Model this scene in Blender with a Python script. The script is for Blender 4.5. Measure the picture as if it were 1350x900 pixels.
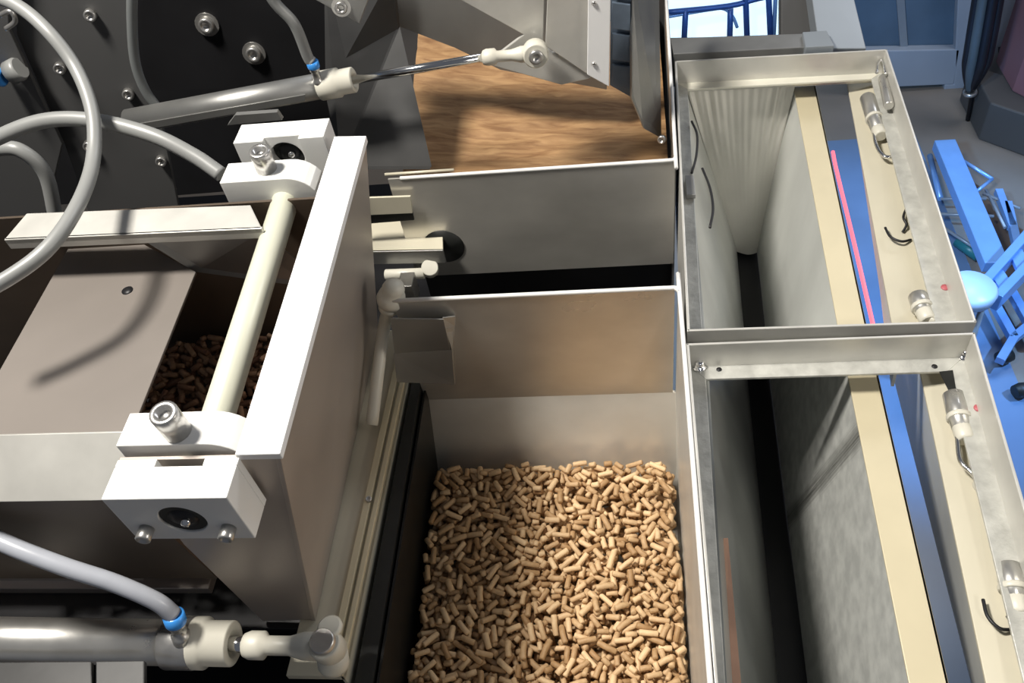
import bpy, bmesh, math, random
import numpy as np
from mathutils import Vector, Matrix
random.seed(7)
for o in list(bpy.data.objects): bpy.data.objects.remove(o)
sc = bpy.context.scene
# ------------------------------------------------------------------ frame of reference
# machine millimetres: x right along the row, y away from the viewer, z up, origin on the rim corner of the
# receiving bin, floor 1500 mm below it.  W() turns them into world metres.
FLOOR = -1500.0
def W(p): return Vector((p[0]*.001, p[1]*.001, (p[2]-FLOOR)*.001))
PPX, PPY, FPX = 675.0, 450.0, 1131.0
def _d(px, py): return Vector((px-PPX, -(py-PPY), -FPX)).normalized()
AY = _d(780, -850); AZ = -_d(870, 1450); AZ = (AZ-AY*AZ.dot(AY)).normalized(); AX = AY.cross(AZ)
def ray(px, py):
    a = Vector((px-PPX, -(py-PPY), -FPX)); return Vector((AX.dot(a), AY.dot(a), AZ.dot(a)))
CAM = -ray(895, 380)*(850.0/FPX)
def S(px, py, x=None, y=None, z=None):
    """survey: the point of a real plane (x=, y= or z=, in mm) sighted from the camera station"""
    r = ray(px, py)
    t = (x-CAM.x)/r.x if x is not None else (y-CAM.y)/r.y if y is not None else (z-CAM.z)/r.z
    return CAM+r*t
def V(*a): return Vector(a)
# ------------------------------------------------------------------ camera
cd = bpy.data.cameras.new('camera'); cam = bpy.data.objects.new('camera', cd); sc.collection.objects.link(cam)
cd.sensor_width = 36; cd.lens = FPX/1350*36; cd.clip_start = .02; cd.clip_end = 60
rot = Matrix((AX, AY, AZ)); rot = Matrix(((AX.x, AX.y, AX.z), (AY.x, AY.y, AY.z), (AZ.x, AZ.y, AZ.z)))
cam.matrix_world = Matrix.Translation(W(CAM)) @ rot.to_4x4()
sc.camera = cam
# ------------------------------------------------------------------ world, lights, exposure
wd = bpy.data.worlds.new('room'); sc.world = wd; wd.use_nodes = True
wd.node_tree.nodes['Background'].inputs[0].default_value = (.80, .86, 1, 1)
wd.node_tree.nodes['Background'].inputs[1].default_value = .12
def area(name, p, target, size, power, col, sy=None):
    l = bpy.data.lights.new(name, 'AREA'); l.energy = power; l.color = col; l.size = size
    if sy: l.shape = 'RECTANGLE'; l.size_y = sy
    o = bpy.data.objects.new(name, l); sc.collection.objects.link(o); o.location = W(p)
    o.rotation_euler = (W(target)-W(p)).to_track_quat('-Z', 'Y').to_euler(); return o
def spot(name, p, target, power, col, ang, blend=.6, rad=.05):
    l = bpy.data.lights.new(name, 'SPOT'); l.energy = power; l.color = col; l.spot_size = math.radians(ang)
    l.spot_blend = blend; l.shadow_soft_size = rad
    o = bpy.data.objects.new(name, l); sc.collection.objects.link(o); o.location = W(p)
    o.rotation_euler = (W(target)-W(p)).to_track_quat('-Z', 'Y').to_euler(); return o
area('ceiling_lamp', (-790, -90, 1500), (-100, -60, 0), .24, 46, (1, .95, .87), .25)
area('side_fill', (1300, -350, 480), (-300, -50, -20), .6, 6.5, (1, .93, .84), .4)  # unseen low fill, added to light the feeder side wall
area('hall_lamp', (1500, 2000, 1700), (1150, 2200, -1500), .8, 26, (.9, .93, 1), .8)
spot('blue_work_lamp', (1900, 700, 700), (1060, 1300, -1500), 300, (.25, .52, 1), 40)
spot('blue_floor_lamp', (300, 900, -420), (600, 1500, -1500), 60, (.3, .58, 1), 100)
spot('front_fill_spot', (420, -1400, 1300), (190, -60, -200), 26, (1, .97, .92), 22, 1, .08)  # unseen spot added to brighten the front box chute
vs = sc.view_settings
vs.view_transform = 'Standard'; vs.look = 'None'; vs.exposure = 0.0; vs.gamma = 1; vs.use_curve_mapping = False
# ------------------------------------------------------------------ materials
M = {}
def mat(name, col, metal=0.0, rough=.5, var=.08, nscale=30, stretch=(1, 1, 1), bump=0.0, bscale=200, emit=None, es=0, spec=None, col2=None, alpha=None, trans=0):
    m = bpy.data.materials.new(name); m.use_nodes = True; nt = m.node_tree; b = nt.nodes['Principled BSDF']
    b.inputs['Metallic'].default_value = metal; b.inputs['Roughness'].default_value = rough
    tc = nt.nodes.new('ShaderNodeTexCoord'); mp = nt.nodes.new('ShaderNodeMapping'); mp.inputs['Scale'].default_value = stretch
    nt.links.new(tc.outputs['Object'], mp.inputs[0])
    nz = nt.nodes.new('ShaderNodeTexNoise'); nz.inputs['Scale'].default_value = nscale; nz.inputs['Detail'].default_value = 5
    nt.links.new(mp.outputs[0], nz.inputs['Vector'])
    rp = nt.nodes.new('ShaderNodeValToRGB'); rp.color_ramp.elements[0].position = .3; rp.color_ramp.elements[1].position = .7
    c2 = col2 or tuple(min(1, c*(1+var)) for c in col)
    rp.color_ramp.elements[0].color = tuple(c*(1-var) for c in col)+(1,) if not col2 else col+(1,)
    rp.color_ramp.elements[1].color = c2+(1,)
    nt.links.new(nz.outputs['Fac'], rp.inputs[0]); nt.links.new(rp.outputs[0], b.inputs['Base Color'])
    if metal > .3 or bump:
        mr = nt.nodes.new('ShaderNodeMapRange'); mr.inputs['To Min'].default_value = max(.05, rough-.1); mr.inputs['To Max'].default_value = min(1, rough+.1)
        nt.links.new(nz.outputs['Fac'], mr.inputs['Value']); nt.links.new(mr.outputs[0], b.inputs['Roughness'])
    if bump:
        n2 = nt.nodes.new('ShaderNodeTexNoise'); n2.inputs['Scale'].default_value = bscale; n2.inputs['Detail'].default_value = 3
        nt.links.new(mp.outputs[0], n2.inputs['Vector'])
        bp = nt.nodes.new('ShaderNodeBump'); bp.inputs['Strength'].default_value = bump; bp.inputs['Distance'].default_value = .002
        nt.links.new(n2.outputs['Fac'], bp.inputs['Height']); nt.links.new(bp.outputs[0], b.inputs['Normal'])
    if emit: b.inputs['Emission Color'].default_value = emit+(1,); b.inputs['Emission Strength'].default_value = es
    if trans: b.inputs['Transmission Weight'].default_value = trans
    if spec is not None: b.inputs['Specular IOR Level'].default_value = spec
    M[name] = m; return m
mat('bin_steel', (.66, .64, .59), .62, .30, .22, 5, (1, 1, 1.6), .05, 40)
mat('dull_steel', (.33, .33, .32), .75, .42, .14, 12, (1, 1, 1), .06, 80)
mat('plate_taupe', (.22, .195, .175), .3, .45, .10, 6)
mat('dark_steel', (.07, .07, .07), .55, .45, .2, 10, (1, 1, 1), .04, 60)
mat('black_steel', (.018, .018, .02), .3, .45, .2, 10)
mat('taupe_steel', (.44, .39, .35), .55, .42, .06, 9, (1, 1, 1), .03, 60)
mat('chute_steel', (.66, .67, .64), .25, .34, .16, 8, (1, 1, .5), .12, 45)
mat('film', (.78, .76, .70), .15, .20, .04, 16)
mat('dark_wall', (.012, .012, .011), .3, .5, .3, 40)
mat('smudged_steel', (.56, .57, .55), .2, .42, .22, 20, (1, 3, .6), .1, 60)
mat('rim_steel', (.60, .59, .55), .35, .38, .08, 25, (1, 1, 1), .05, 90)
mat('grimy_rim', (.56, .56, .52), .35, .42, .16, 70, (1, 1, 1), .25, 240)
mat('lit_ledge_cream', (.74, .72, .62), .1, .4, .05, 30)  # cream, made lighter for the light falling on the back ledge
mat('cream', (.60, .56, .44), .10, .45, .05, 12)
mat('cream_warm', (.62, .55, .38), .10, .42, .06, 12)
mat('white_block', (.80, .80, .78), 0, .42, .03, 20)
mat('white_bar', (.86, .86, .86), 0, .40, .02, 20)
mat('shaft_cream', (.66, .66, .54), .1, .35, .04, 20)
mat('alu', (.62, .61, .58), .8, .30, .08, 30, (1, 1, 1), .04, 120)
mat('chrome', (.8, .8, .8), 1, .14, .04, 20)
mat('bolt_steel', (.55, .54, .52), .85, .3, .1, 60)
mat('ivory', (.62, .60, .52), .0, .4, .05, 30)
mat('hose', (.24, .245, .24), .0, .4, .06, 8, (1, 1, 1), 0, 200, None, 0, .7)
mat('hose_dark', (.16, .17, .17), .0, .35, .06, 8)
mat('hose_lit', (.40, .42, .47), 0, .3)  # the grey hose again, its lit bluish-white look put into the colour
mat('black_rubber', (.012, .013, .012), .0, .5, .3, 30)
mat('blue_collar', (.05, .28, .75), .0, .25, .1, 30)
mat('pale_blue_collar', (.30, .42, .58), .0, .25, .1, 30)
mat('brown_inside', (.10, .075, .055), .3, .5, .2, 8)
mat('reflection_hole_brown', (.30, .17, .11), .0, .5, .25, 20, (1, 1, .3))  # brown of the painted reflection strip and of the screw holes
mat('ribbed_blue', (.17, .22, .29), .3, .4, .3, 20)
mat('red_mark', (.5, .12, .14), 0, .5, .1, 40)
mat('tube_lamp', (.9, .2, .3), 0, .3, .05, 10, (1, 1, 1), 0, 10, (1, .16, .22), 1.6)
mat('floor', (.20, .175, .15), 0, .35, .15, 3, (1, 1, 1), .05, 30)
mat('blue_lit_floor', (.13, .20, .32), 0, .3, .12, 4)  # floor colour with the blue light mixed in
mat('wall', (.35, .37, .40), 0, .7, .05, 3)
mat('cabinet_white', (.30, .34, .40), 0, .4, .05, 5)
mat('cabinet_glass', (.09, .14, .20), 0, .25, .3, 2)
mat('black_cloth', (.006, .008, .014), 0, .45, .3, 8)
mat('grey_cloth', (.08, .11, .13), 0, .45, .2, 8)
mat('red_panel', (.24, .12, .14), 0, .5, .2, 3)
mat('grey_panel', (.075, .075, .075), 0, .6, .1, 3)
mat('blue_alu', (.22, .42, .78), .3, .32, .08, 12)
mat('blue_paint', (.03, .10, .36), .2, .35, .1, 12)
mat('teal', (.02, .16, .18), 0, .4, .1, 12)
mat('stool_seat', (.42, .55, .72), 0, .35, .05, 8)
mat('backlit', (.7, .85, 1), 0, .4, .05, 2, (1, 1, 1), 0, 10, (.62, .84, 1), 1.15)
mat('grey_post', (.26, .29, .32), .3, .45, .08, 6)
# pellets: every piece its own shade
def pellet_mat(name, c1, c2):
    m = bpy.data.materials.new(name); m.use_nodes = True; nt = m.node_tree; b = nt.nodes['Principled BSDF']
    b.inputs['Roughness'].default_value = .6
    tc = nt.nodes.new('ShaderNodeTexCoord'); at = nt.nodes.new('ShaderNodeAttribute'); at.attribute_name = 'shade'
    nz = nt.nodes.new('ShaderNodeTexNoise'); nz.inputs['Scale'].default_value = 260; nz.inputs['Detail'].default_value = 4
    nt.links.new(tc.outputs['Object'], nz.inputs['Vector'])
    ad = nt.nodes.new('ShaderNodeMath'); ad.operation = 'MULTIPLY_ADD'; ad.inputs[1].default_value = .7; ad.inputs[2].default_value = -.35
    nt.links.new(nz.outputs['Fac'], ad.inputs[0])
    a2 = nt.nodes.new('ShaderNodeMath'); a2.operation = 'ADD'; nt.links.new(ad.outputs[0], a2.inputs[0]); nt.links.new(at.outputs['Fac'], a2.inputs[1])
    rp = nt.nodes.new('ShaderNodeValToRGB'); rp.color_ramp.elements[0].color = c1+(1,); rp.color_ramp.elements[1].color = c2+(1,)
    nt.links.new(a2.outputs[0], rp.inputs[0]); nt.links.new(rp.outputs[0], b.inputs['Base Color'])
    bp = nt.nodes.new('ShaderNodeBump'); bp.inputs['Strength'].default_value = .35; bp.inputs['Distance'].default_value = .001
    nt.links.new(nz.outputs['Fac'], bp.inputs['Height']); nt.links.new(bp.outputs[0], b.inputs['Normal'])
    M[name] = m
pellet_mat('pellet', (.40, .235, .105), (.80, .57, .33))
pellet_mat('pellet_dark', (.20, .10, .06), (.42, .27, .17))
# ------------------------------------------------------------------ mesh helpers
class MB:
    def __init__(s): s.v = []; s.f = []; s.sm = []
    def add(s, vs, fs, smooth=False):
        n = len(s.v); s.v += [Vector(v) for v in vs]
        for f in fs: s.f.append(tuple(i+n for i in f)); s.sm.append(smooth)
        return s
    def slab(s, pts, t):
        n = len(pts); t = Vector(t); pts = [Vector(p) for p in pts]
        return s.add(pts+[p+t for p in pts], [tuple(range(n)), tuple(range(2*n-1, n-1, -1))]+[(i, i+n, (i+1) % n+n, (i+1) % n) for i in range(n)])
    def box(s, x0, x1, y0, y1, z0, z1):
        return s.slab([(x0, y0, z0), (x1, y0, z0), (x1, y1, z0), (x0, y1, z0)], (0, 0, z1-z0))
    def lathe(s, prof, p, ax, n=24, cap=True):
        ax = Vector(ax).normalized(); p = Vector(p)
        u = ax.orthogonal().normalized(); w = ax.cross(u); vs = []; fs = []
        for r, h in prof:
            for k in range(n):
                a = 2*math.pi*k/n; vs.append(p+ax*h+(u*math.cos(a)+w*math.sin(a))*r)
        for j in range(len(prof)-1):
            for k in range(n): fs.append((j*n+k, j*n+(k+1) % n, (j+1)*n+(k+1) % n, (j+1)*n+k))
        m = len(s.v); s.add(vs, fs, True)
        if cap: s.f += [tuple(m+k for k in range(n))[::-1], tuple(m+(len(prof)-1)*n+k for k in range(n))]; s.sm += [False, False]
        return s
    def cyl(s, a, b, r, n=24, ch=0):
        a = Vector(a); b = Vector(b); L = (b-a).length
        pr = [(r, 0), (r, L)] if not ch else [(r-ch, 0), (r, ch), (r, L-ch), (r-ch, L)]
        return s.lathe(pr, a, b-a, n)
    def tube(s, pts, r, n=12, sub=8, closed=False):
        P = [Vector(p) for p in pts]; Q = []
        if len(P) > 2:
            E = [P[0]*2-P[1]]+P+[P[-1]*2-P[-2]]
            for i in range(1, len(E)-2):
                for k in range(sub):
                    t = k/sub; a, b, c, d = E[i-1], E[i], E[i+1], E[i+2]
                    Q.append(.5*((2*b)+(c-a)*t+(2*a-5*b+4*c-d)*t*t+(3*b-a-3*c+d)*t**3))
            Q.append(P[-1])
        else: Q = P
        u = (Q[1]-Q[0]).normalized().orthogonal().normalized(); vs = []; fs = []
        for i, q in enumerate(Q):
            t = (Q[min(i+1, len(Q)-1)]-Q[max(i-1, 0)]).normalized(); u = (u-t*u.dot(t)).normalized(); w = t.cross(u)
            for k in range(n):
                a = 2*math.pi*k/n; vs.append(q+(u*math.cos(a)+w*math.sin(a))*r)
        for j in range(len(Q)-1):
            for k in range(n): fs.append((j*n+k, j*n+(k+1) % n, (j+1)*n+(k+1) % n, (j+1)*n+k))
        m = len(s.v); s.add(vs, fs, True)
        s.f += [tuple(m+k for k in range(n))[::-1], tuple(m+(len(Q)-1)*n+k for k in range(n))]; s.sm += [False, False]
        return s
    def build(s, name, material, parent=None, bevel=0, label=None, origin=None):
        org = W(origin) if origin is not None else (Vector(parent['org']) if parent is not None else W(sum(s.v, Vector())/len(s.v)))
        me = bpy.data.meshes.new(name)
        me.from_pydata([W(v)-org for v in s.v], [], s.f); me.update()
        bm = bmesh.new(); bm.from_mesh(me); bmesh.ops.recalc_face_normals(bm, faces=bm.faces); bm.to_mesh(me); bm.free()
        me.polygons.foreach_set('use_smooth', s.sm)
        me.materials.append(M[material])
        o = bpy.data.objects.new(name, me); sc.collection.objects.link(o)
        if parent is not None: o.parent = parent
        else: o.location = org
        o['org'] = list(org)
        if bevel:
            bv = o.modifiers.new('bevel', 'BEVEL'); bv.width = bevel*.001; bv.segments = 2; bv.limit_method = 'ANGLE'; bv.angle_limit = math.radians(40)
        if label: o['label'] = label
        return o
def thing(name, label, cat, p, group=None):
    o = bpy.data.objects.new(name, None); sc.collection.objects.link(o); o.empty_display_size = .02
    o.location = W(p); o['org'] = list(W(p)); return tag(o, label, cat, group)
def tag(o, label, cat, group=None):
    o['label'] = label; o['category'] = cat
    if group: o['group'] = group
    return o
def struct(o): o['kind'] = 'structure'; return o
def bolt(parent, p, ax, r=6, h=6, m='bolt_steel', washer=False, name='bolt'):
    """socket-head screw: head with a recessed hexagon; starts at p on the surface and stands along ax"""
    b = MB(); 
    if washer: b.lathe([(r*1.55, -.5), (r*1.55, 1.5)], p, ax, 20)
    b.lathe([(r, -.5), (r, h-.8), (r-.8, h), (r*.55, h), (r*.5, h-r*.55), (.1, h-r*.55)], p, ax, 20)
    return b.build(name, m, parent)
# ------------------------------------------------------------------ the setting
fl = MB().slab([(-2600, -2200, FLOOR-40), (4200, -2200, FLOOR-40), (4200, 4400, FLOOR-40), (-2600, 4400, FLOOR-40)], (0, 0, 40)).build('floor', 'floor'); struct(fl)
struct(MB().box(-2600, 4200, 4400, 4480, FLOOR, 1900).build('wall_back', 'wall'))
struct(MB().box(4200, 4280, -2200, 4400, FLOOR, 1900).build('wall_right', 'wall'))
struct(MB().box(-2680, -2600, -2200, 4400, FLOOR, 1900).build('wall_left', 'wall'))
struct(MB().slab([(300, -1500, FLOOR), (1060, -1500, FLOOR), (1060, 2230, FLOOR), (300, 2230, FLOOR)], (0, 0, 2)).build('blue_pool_1', 'blue_lit_floor'))  # pool of blue light painted as a thin patch on the floor
# ------------------------------------------------------------------ receiving bin (centre)
def rimwall(b, a, c, z0, z1, t): b.slab([(a[0], a[1], z0), (c[0], c[1], z0), (c[0], c[1], z1), (a[0], a[1], z1)], t)
rb = thing('receiving_bin', 'steel bin in the centre, half full of tan pellets', 'bin', (-145, -240, -330))
MB().slab([(-292, 0, 0), (-4, 0, 0), (-4, 0, -168), (-292, 0, -168)], (0, 2.5, 0)).slab([(-292, 0, -168), (-1, 0, -168), (-1, -85, -330), (-292, -85, -330)], (0, 2.5, 1)).build('back_wall', 'bin_steel', rb)
MB().slab([(-1, 0, -330), (-1, 0, -1), (-6, -490, -1), (-6, -490, -330)], (2.5, 0, 0)).build('right_wall', 'rim_steel', rb)
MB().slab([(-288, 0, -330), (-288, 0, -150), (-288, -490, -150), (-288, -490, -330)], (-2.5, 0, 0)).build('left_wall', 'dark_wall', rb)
MB().slab([(-290, -490, -330), (-2, -490, -330), (-2, -490, 0), (-290, -490, 0)], (0, -2.5, 0)).build('front_wall', 'bin_steel', rb)
MB().box(-290, 0, -490, 0, -334, -330).build('bottom', 'bin_steel', rb)
MB().tube([(-292, 1.2, 0), (-60, 1.2, 0), (-9, 1.2, 0), (-3, 0, 0), (0, -5, 0), (.2, -14, 0), (-4.8, -490, 0)], 2.3, 8, 4).build('rolled_rim', 'white_block', rb)
# small bent guide plates at the left of its back wall
gp = MB()
a = [S(515, 420, y=-12), S(585, 421, y=-12), S(594, 462, y=-12), S(520, 467, y=-12)]
gp.slab(a, (0, 2, 0))
gp.slab([S(519, 466, y=-12), S(596, 461, y=-12), S(600, 507, y=-22), S(523, 504, y=-22)], (0, 2, 0))
gp.slab([S(583, 419, y=-12), S(600, 417, y=-2), S(600, 430, y=-2), S(586, 432, y=-12)], (0, 2, 0))
gp.slab([S(586, 432, y=-12), S(599, 430, y=-2), S(600, 505, y=-2), S(596, 462, y=-12)], (0, 2, 0))
gp.build('guide_plate', 'dull_steel', rb, .5)
# ------------------------------------------------------------------ pellets
def pile(x0, x1, y0, y1, base, n, rs, cand=7, R=(2.8, 3.4), L=(8, 21)):
    """ballistic pile on a 1 mm height map; returns centre, direction, r, length, visible area"""
    nx, ny = int(x1-x0), int(y1-y0); H = np.empty((nx, ny)); ID = -np.ones((nx, ny), int)
    gx, gy = np.meshgrid(np.arange(nx)+x0+.5, np.arange(ny)+y0+.5, indexing='ij'); H[:] = base(gx, gy); out = []
    for i in range(n):
        r = rs.uniform(*R); l = rs.uniform(*L) if rs.random() < .8 else rs.uniform(L[0]*.7, L[0]*1.2)
        best = None
        for c in range(cand):
            a = rs.uniform(0, math.pi); ux, uy = math.cos(a), math.sin(a); hx = abs(ux)*l/2+r; hy = abs(uy)*l/2+r
            x = rs.uniform(x0+hx, x1-hx); y = rs.uniform(y0+hy, y1-hy)
            i0, i1 = max(0, int(x-hx-x0)), min(nx, int(x+hx-x0)+1); j0, j1 = max(0, int(y-hy-y0)), min(ny, int(y+hy-y0)+1)
            X = gx[i0:i1, j0:j1]-x; Y = gy[i0:i1, j0:j1]-y; s = X*ux+Y*uy; d = X*uy-Y*ux
            m = (abs(s) < l/2) & (abs(d) < r)
            h = H[i0:i1, j0:j1]; bot = -np.sqrt(np.maximum(r*r-d*d, 0))+r
            hm = np.where(m, h-bot, -1e9); ha = hm[s < 0].max(); hb = hm[s >= 0].max()
            ha = max(ha, min(hb, ha+99)-l*.55); hb = max(hb, ha-l*.55)
            k = (hb-ha)/l*1.0; z = max((hm-k*s)[m].max(), -1e8) if m.any() else 0
            if best is None or z < best[0]: best = (z, x, y, ux, uy, k, i0, i1, j0, j1, s, d, m)
        z, x, y, ux, uy, k, i0, i1, j0, j1, s, d, m = best
        z -= .5
        top = z+r+k*s+np.sqrt(np.maximum(r*r-d*d, 0)); h = H[i0:i1, j0:j1]; up = m & (top > h)
        h[up] = top[up]; ID[i0:i1, j0:j1][up] = i
        out.append([Vector((x, y, z+r)), Vector((ux, uy, k)).normalized(), r, l, 0])
    for i, c in zip(*np.unique(ID[ID >= 0], return_counts=True)): out[i][4] = int(c)
    return out, H
def pellet_geo(c, d, r, l, rs, n=8):
    u = d.orthogonal().normalized(); w = d.cross(u); bend = rs.uniform(0, .05)*l; vs = []; fs = []
    prof = [(r*.78, -l/2), (r, -l/2+r*.22), (r*rs.uniform(.96, 1.03), 0), (r, l/2-r*.22), (r*.78, l/2)]
    for q, h in prof:
        off = u*bend*(1-(2*h/l)**2)
        for k in range(n):
            a = 2*math.pi*k/n; vs.append(c+d*h+off+(u*math.cos(a)+w*math.sin(a))*q)
    for j in range(4):
        for k in range(n): fs.append((j*n+k, j*n+(k+1) % n, (j+1)*n+(k+1) % n, (j+1)*n+k))
    fs += [tuple(range(n))[::-1], tuple(4*n+k for k in range(n))]
    return vs, fs
def shade_attr(me, vals):
    at = me.attributes.new('shade', 'FLOAT', 'POINT'); at.data.foreach_set('value', vals)
def pellet_stuff(items, rs, name, m, label, cat):
    b = MB(); sh = []
    for c, d, r, l, _ in items:
        vs, fs = pellet_geo(c, d, r, l, rs, 7); b.add(vs, fs, True); sh += [rs.random()]*len(vs)
    o = b.build(name, m); shade_attr(o.data, sh); o['kind'] = 'stuff'; tag(o, label, cat); return o
rs = random.Random(3)
def base1(x, y): return -262+4*np.sin(x/37+y/50)+5*np.sin(y/31-x/80)+9*np.exp(-((x+40)**2+(y+330)**2)/9000)+np.maximum(0, -(x+215))*-.35+14*np.exp(-(y+75)**2/500)*np.exp(-(x+40)**2/1200)
items, H1 = pile(-286, -4, -470, -52, base1, 4700, rs)
def project(p):
    q = Vector(p)-CAM; c = AX*q.x+AY*q.y+AZ*q.z; return PPX+FPX*c.x/-c.z, PPY-FPX*c.y/-c.z
def score(it):
    px, py = project(it[0]); return it[4]/((it[0]-CAM).length/1000)**2 if (535 < px < 908 and py < 892) else -1
order = sorted(range(len(items)), key=lambda i: -score(items[i]))
single = set(order[:300])
pellet_stuff([it for i, it in enumerate(items) if i not in single], rs, 'pellet_heap', 'pellet', 'heap of many short tan pellets filling the centre bin', 'pellets')
lib = []
for k in range(12):
    vs, fs = pellet_geo(Vector(), Vector((1, 0, 0)), 3.4, 16, rs)
    me = bpy.data.meshes.new('pellet'); me.from_pydata([v*.001 for v in vs], [], fs); me.materials.append(M['pellet'])
    me.polygons.foreach_set('use_smooth', [True]*len(me.polygons)); shade_attr(me, [k/11]*len(vs)); lib.append(me)
for i in sorted(single):
    c, d, r, l, _ = items[i]
    o = bpy.data.objects.new('pellet', lib[rs.randrange(12)]); sc.collection.objects.link(o)
    o.location = W(c); o.rotation_euler = d.to_track_quat('X', 'Z').to_euler(); o.scale = (l/16, r/3.4, r/3.4)
    tag(o, 'small tan cylindrical pellet lying whole on top of the centre bin heap', 'pellet', 'whole pellets on top of the centre bin heap')
# ------------------------------------------------------------------ upper bin behind
ub = thing('upper_bin', 'steel bin behind the centre one, with brown pellets rushing through it', 'bin', (-150, 400, -340))
MB().slab([(-330, 205, 0), (9, 205, 0), (9, 205, -163), (-330, 205, -163)], (0, 2.5, 0)).build('front_wall', 'bin_steel', ub)
MB().slab([(-330, 240, -150), (12, 240, -150), (12, 240, -340), (-330, 240, -340)], (0, 2.5, 0)).build('dark_gap_panel', 'black_steel', ub)  # black sheet added to darken the gap below the front wall
MB().slab([(8, 207, -340), (8, 207, 0), (21, 640, 0), (21, 640, -340)], (2.5, 0, 0)).build('right_wall', 'dull_steel', ub)
MB().slab([(-330, 640, -340), (21, 640, -340), (21, 640, 120), (-330, 640, 120)], (0, 2.5, 0)).build('back_wall', 'dark_steel', ub)
MB().slab([(-330, 300, -190), (12, 300, -190), (18, 640, -340), (-330, 640, -340)], (0, 0, -3)).build('bottom', 'dark_steel', ub)
MB().tube([(-315, 206, 0), (-60, 206, 0), (2, 206, 0), (8, 207, 0), (10, 212, 0), (10.5, 222, 0), (22, 640, 0)], 2.3, 8, 4).build('rolled_rim', 'white_block', ub)
MB().tube([(-335, 214, 1), (-250, 214, 1)], 1.8, 8).build('rolled_rim', 'cream', ub)
# ------------------------------------------------------------------ upper bin: inner plates, linkage, rushing pellets
MB().slab([S(430, -40, y=330), S(520, -40, y=330), S(527, 35, y=330), S(569, 219, y=235), S(452, 219, y=235), S(432, 120, y=280)], (-3, -2, -3)).build('inner_plate', 'dark_steel', ub)
MB().slab([S(432, -60, y=345), S(800, -60, y=345), S(800, 118, y=345), S(660, 92, y=345), S(600, 63, y=345), S(527, 35, y=345), S(432, 20, y=345)], (0, 3, 0)).build('baffle_plate', 'dull_steel', ub)
sl = thing('pellet_slide', 'brown streaky mass of pellets rushing through the upper bin', 'pellets', (-130, 320, -60))
def flow_mesh(corners, nu, nv, amp, seed):
    c = [Vector(p) for p in corners]; r = random.Random(seed); b = MB(); vs = []; fs = []
    for j in range(nv+1):
        for i in range(nu+1):
            u, v = i/nu, j/nv
            p = (c[0]*(1-u)+c[1]*u)*(1-v)+(c[3]*(1-u)+c[2]*u)*v
            h = amp*(math.sin(u*5+v*7)+.6*math.sin(v*19-u*4)+.25*math.sin(v*61+3*math.sin(u*6)))+r.uniform(-.5, .5)
            vs.append(p+Vector((0, 0, h)))
    n = len(vs)
    for j in range(nv):
        for i in range(nu): a = j*(nu+1)+i; fs.append((a, a+1, a+nu+2, a+nu+1))
    b.add(vs, fs, True)
    low = [p+Vector((0, 0, -40)) for p in c]
    return b
m = bpy.data.materials.new('rushing'); m.use_nodes = True; nt = m.node_tree; bs = nt.nodes['Principled BSDF']; bs.inputs['Roughness'].default_value = .65
tc = nt.nodes.new('ShaderNodeTexCoord'); mp = nt.nodes.new('ShaderNodeMapping'); mp.inputs['Scale'].default_value = (12, 70, 40); mp.inputs['Rotation'].default_value = (0, 0, .12)
nt.links.new(tc.outputs['Object'], mp.inputs[0]); nz = nt.nodes.new('ShaderNodeTexNoise'); nz.inputs['Scale'].default_value = 1.6; nz.inputs['Detail'].default_value = 7; nz.inputs['Distortion'].default_value = .7
nt.links.new(mp.outputs[0], nz.inputs['Vector']); rp = nt.nodes.new('ShaderNodeValToRGB'); rp.color_ramp.elements[0].position = .3; rp.color_ramp.elements[1].position = .72
rp.color_ramp.elements[0].color = (.22, .11, .045, 1); rp.color_ramp.elements[1].color = (.48, .29, .135, 1)
nt.links.new(nz.outputs['Fac'], rp.inputs[0]); nt.links.new(rp.outputs[0], bs.inputs['Base Color'])
bp = nt.nodes.new('ShaderNodeBump'); bp.inputs['Strength'].default_value = .5; bp.inputs['Distance'].default_value = .004
nt.links.new(nz.outputs['Fac'], bp.inputs['Height']); nt.links.new(bp.outputs[0], bs.inputs['Normal']); M['rushing'] = m
fm = flow_mesh([V(-330, 212, -55), V(5, 212, -62), V(12, 640, -60), V(-330, 515, 20)], 50, 90, 3, 4).build('pellet_stream', 'rushing', sl); fm['kind'] = 'stuff'
# swinging bracket with pin, flange and ribbed strip
br = thing('swing_bracket', 'pale steel swing bracket with a bolted pivot above the brown pellets', 'bracket', (-120, 262, 120))
YB = 262
MB().slab([S(596, -60, y=YB), S(719, -60, y=YB), S(716, 58, y=YB), S(728, 70, y=YB), S(798, 70, y=YB), S(777, 104, y=YB), S(740, 112, y=YB), S(640, 84, y=YB), S(690, 46, y=YB), S(600, -4, y=YB)], (0, 5, 0)).build('web_plate', 'rim_steel', br, .8)
MB().slab([S(724, -60, y=YB), S(778, -60, y=YB), S(778, 98, y=YB), S(719, 58, y=YB)], (0, -4, 0)).build('cover_plate', 'rim_steel', br, .8)
MB().slab([S(776, -60, y=YB-6), S(806, -60, y=YB-6), S(803, 112, y=YB-6), S(774, 96, y=YB-6)], (0, -4, 0)).build('flange', 'white_bar', br, .8)
for py in (4, 84): bolt(br, S(783, py, y=YB-10), (0, -1, 0), 2.5, 2)
rs_ = thing('ribbed_strip', 'dark blue ribbed strip hanging at the right of the upper bin', 'strip', (-45, 300, 120))
MB().slab([S(806, -60, y=290), S(833, -60, y=290), S(832, 128, y=290), S(804, 112, y=290)], (0, 4, 0)).build('backing', 'ribbed_blue', rs_)
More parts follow.
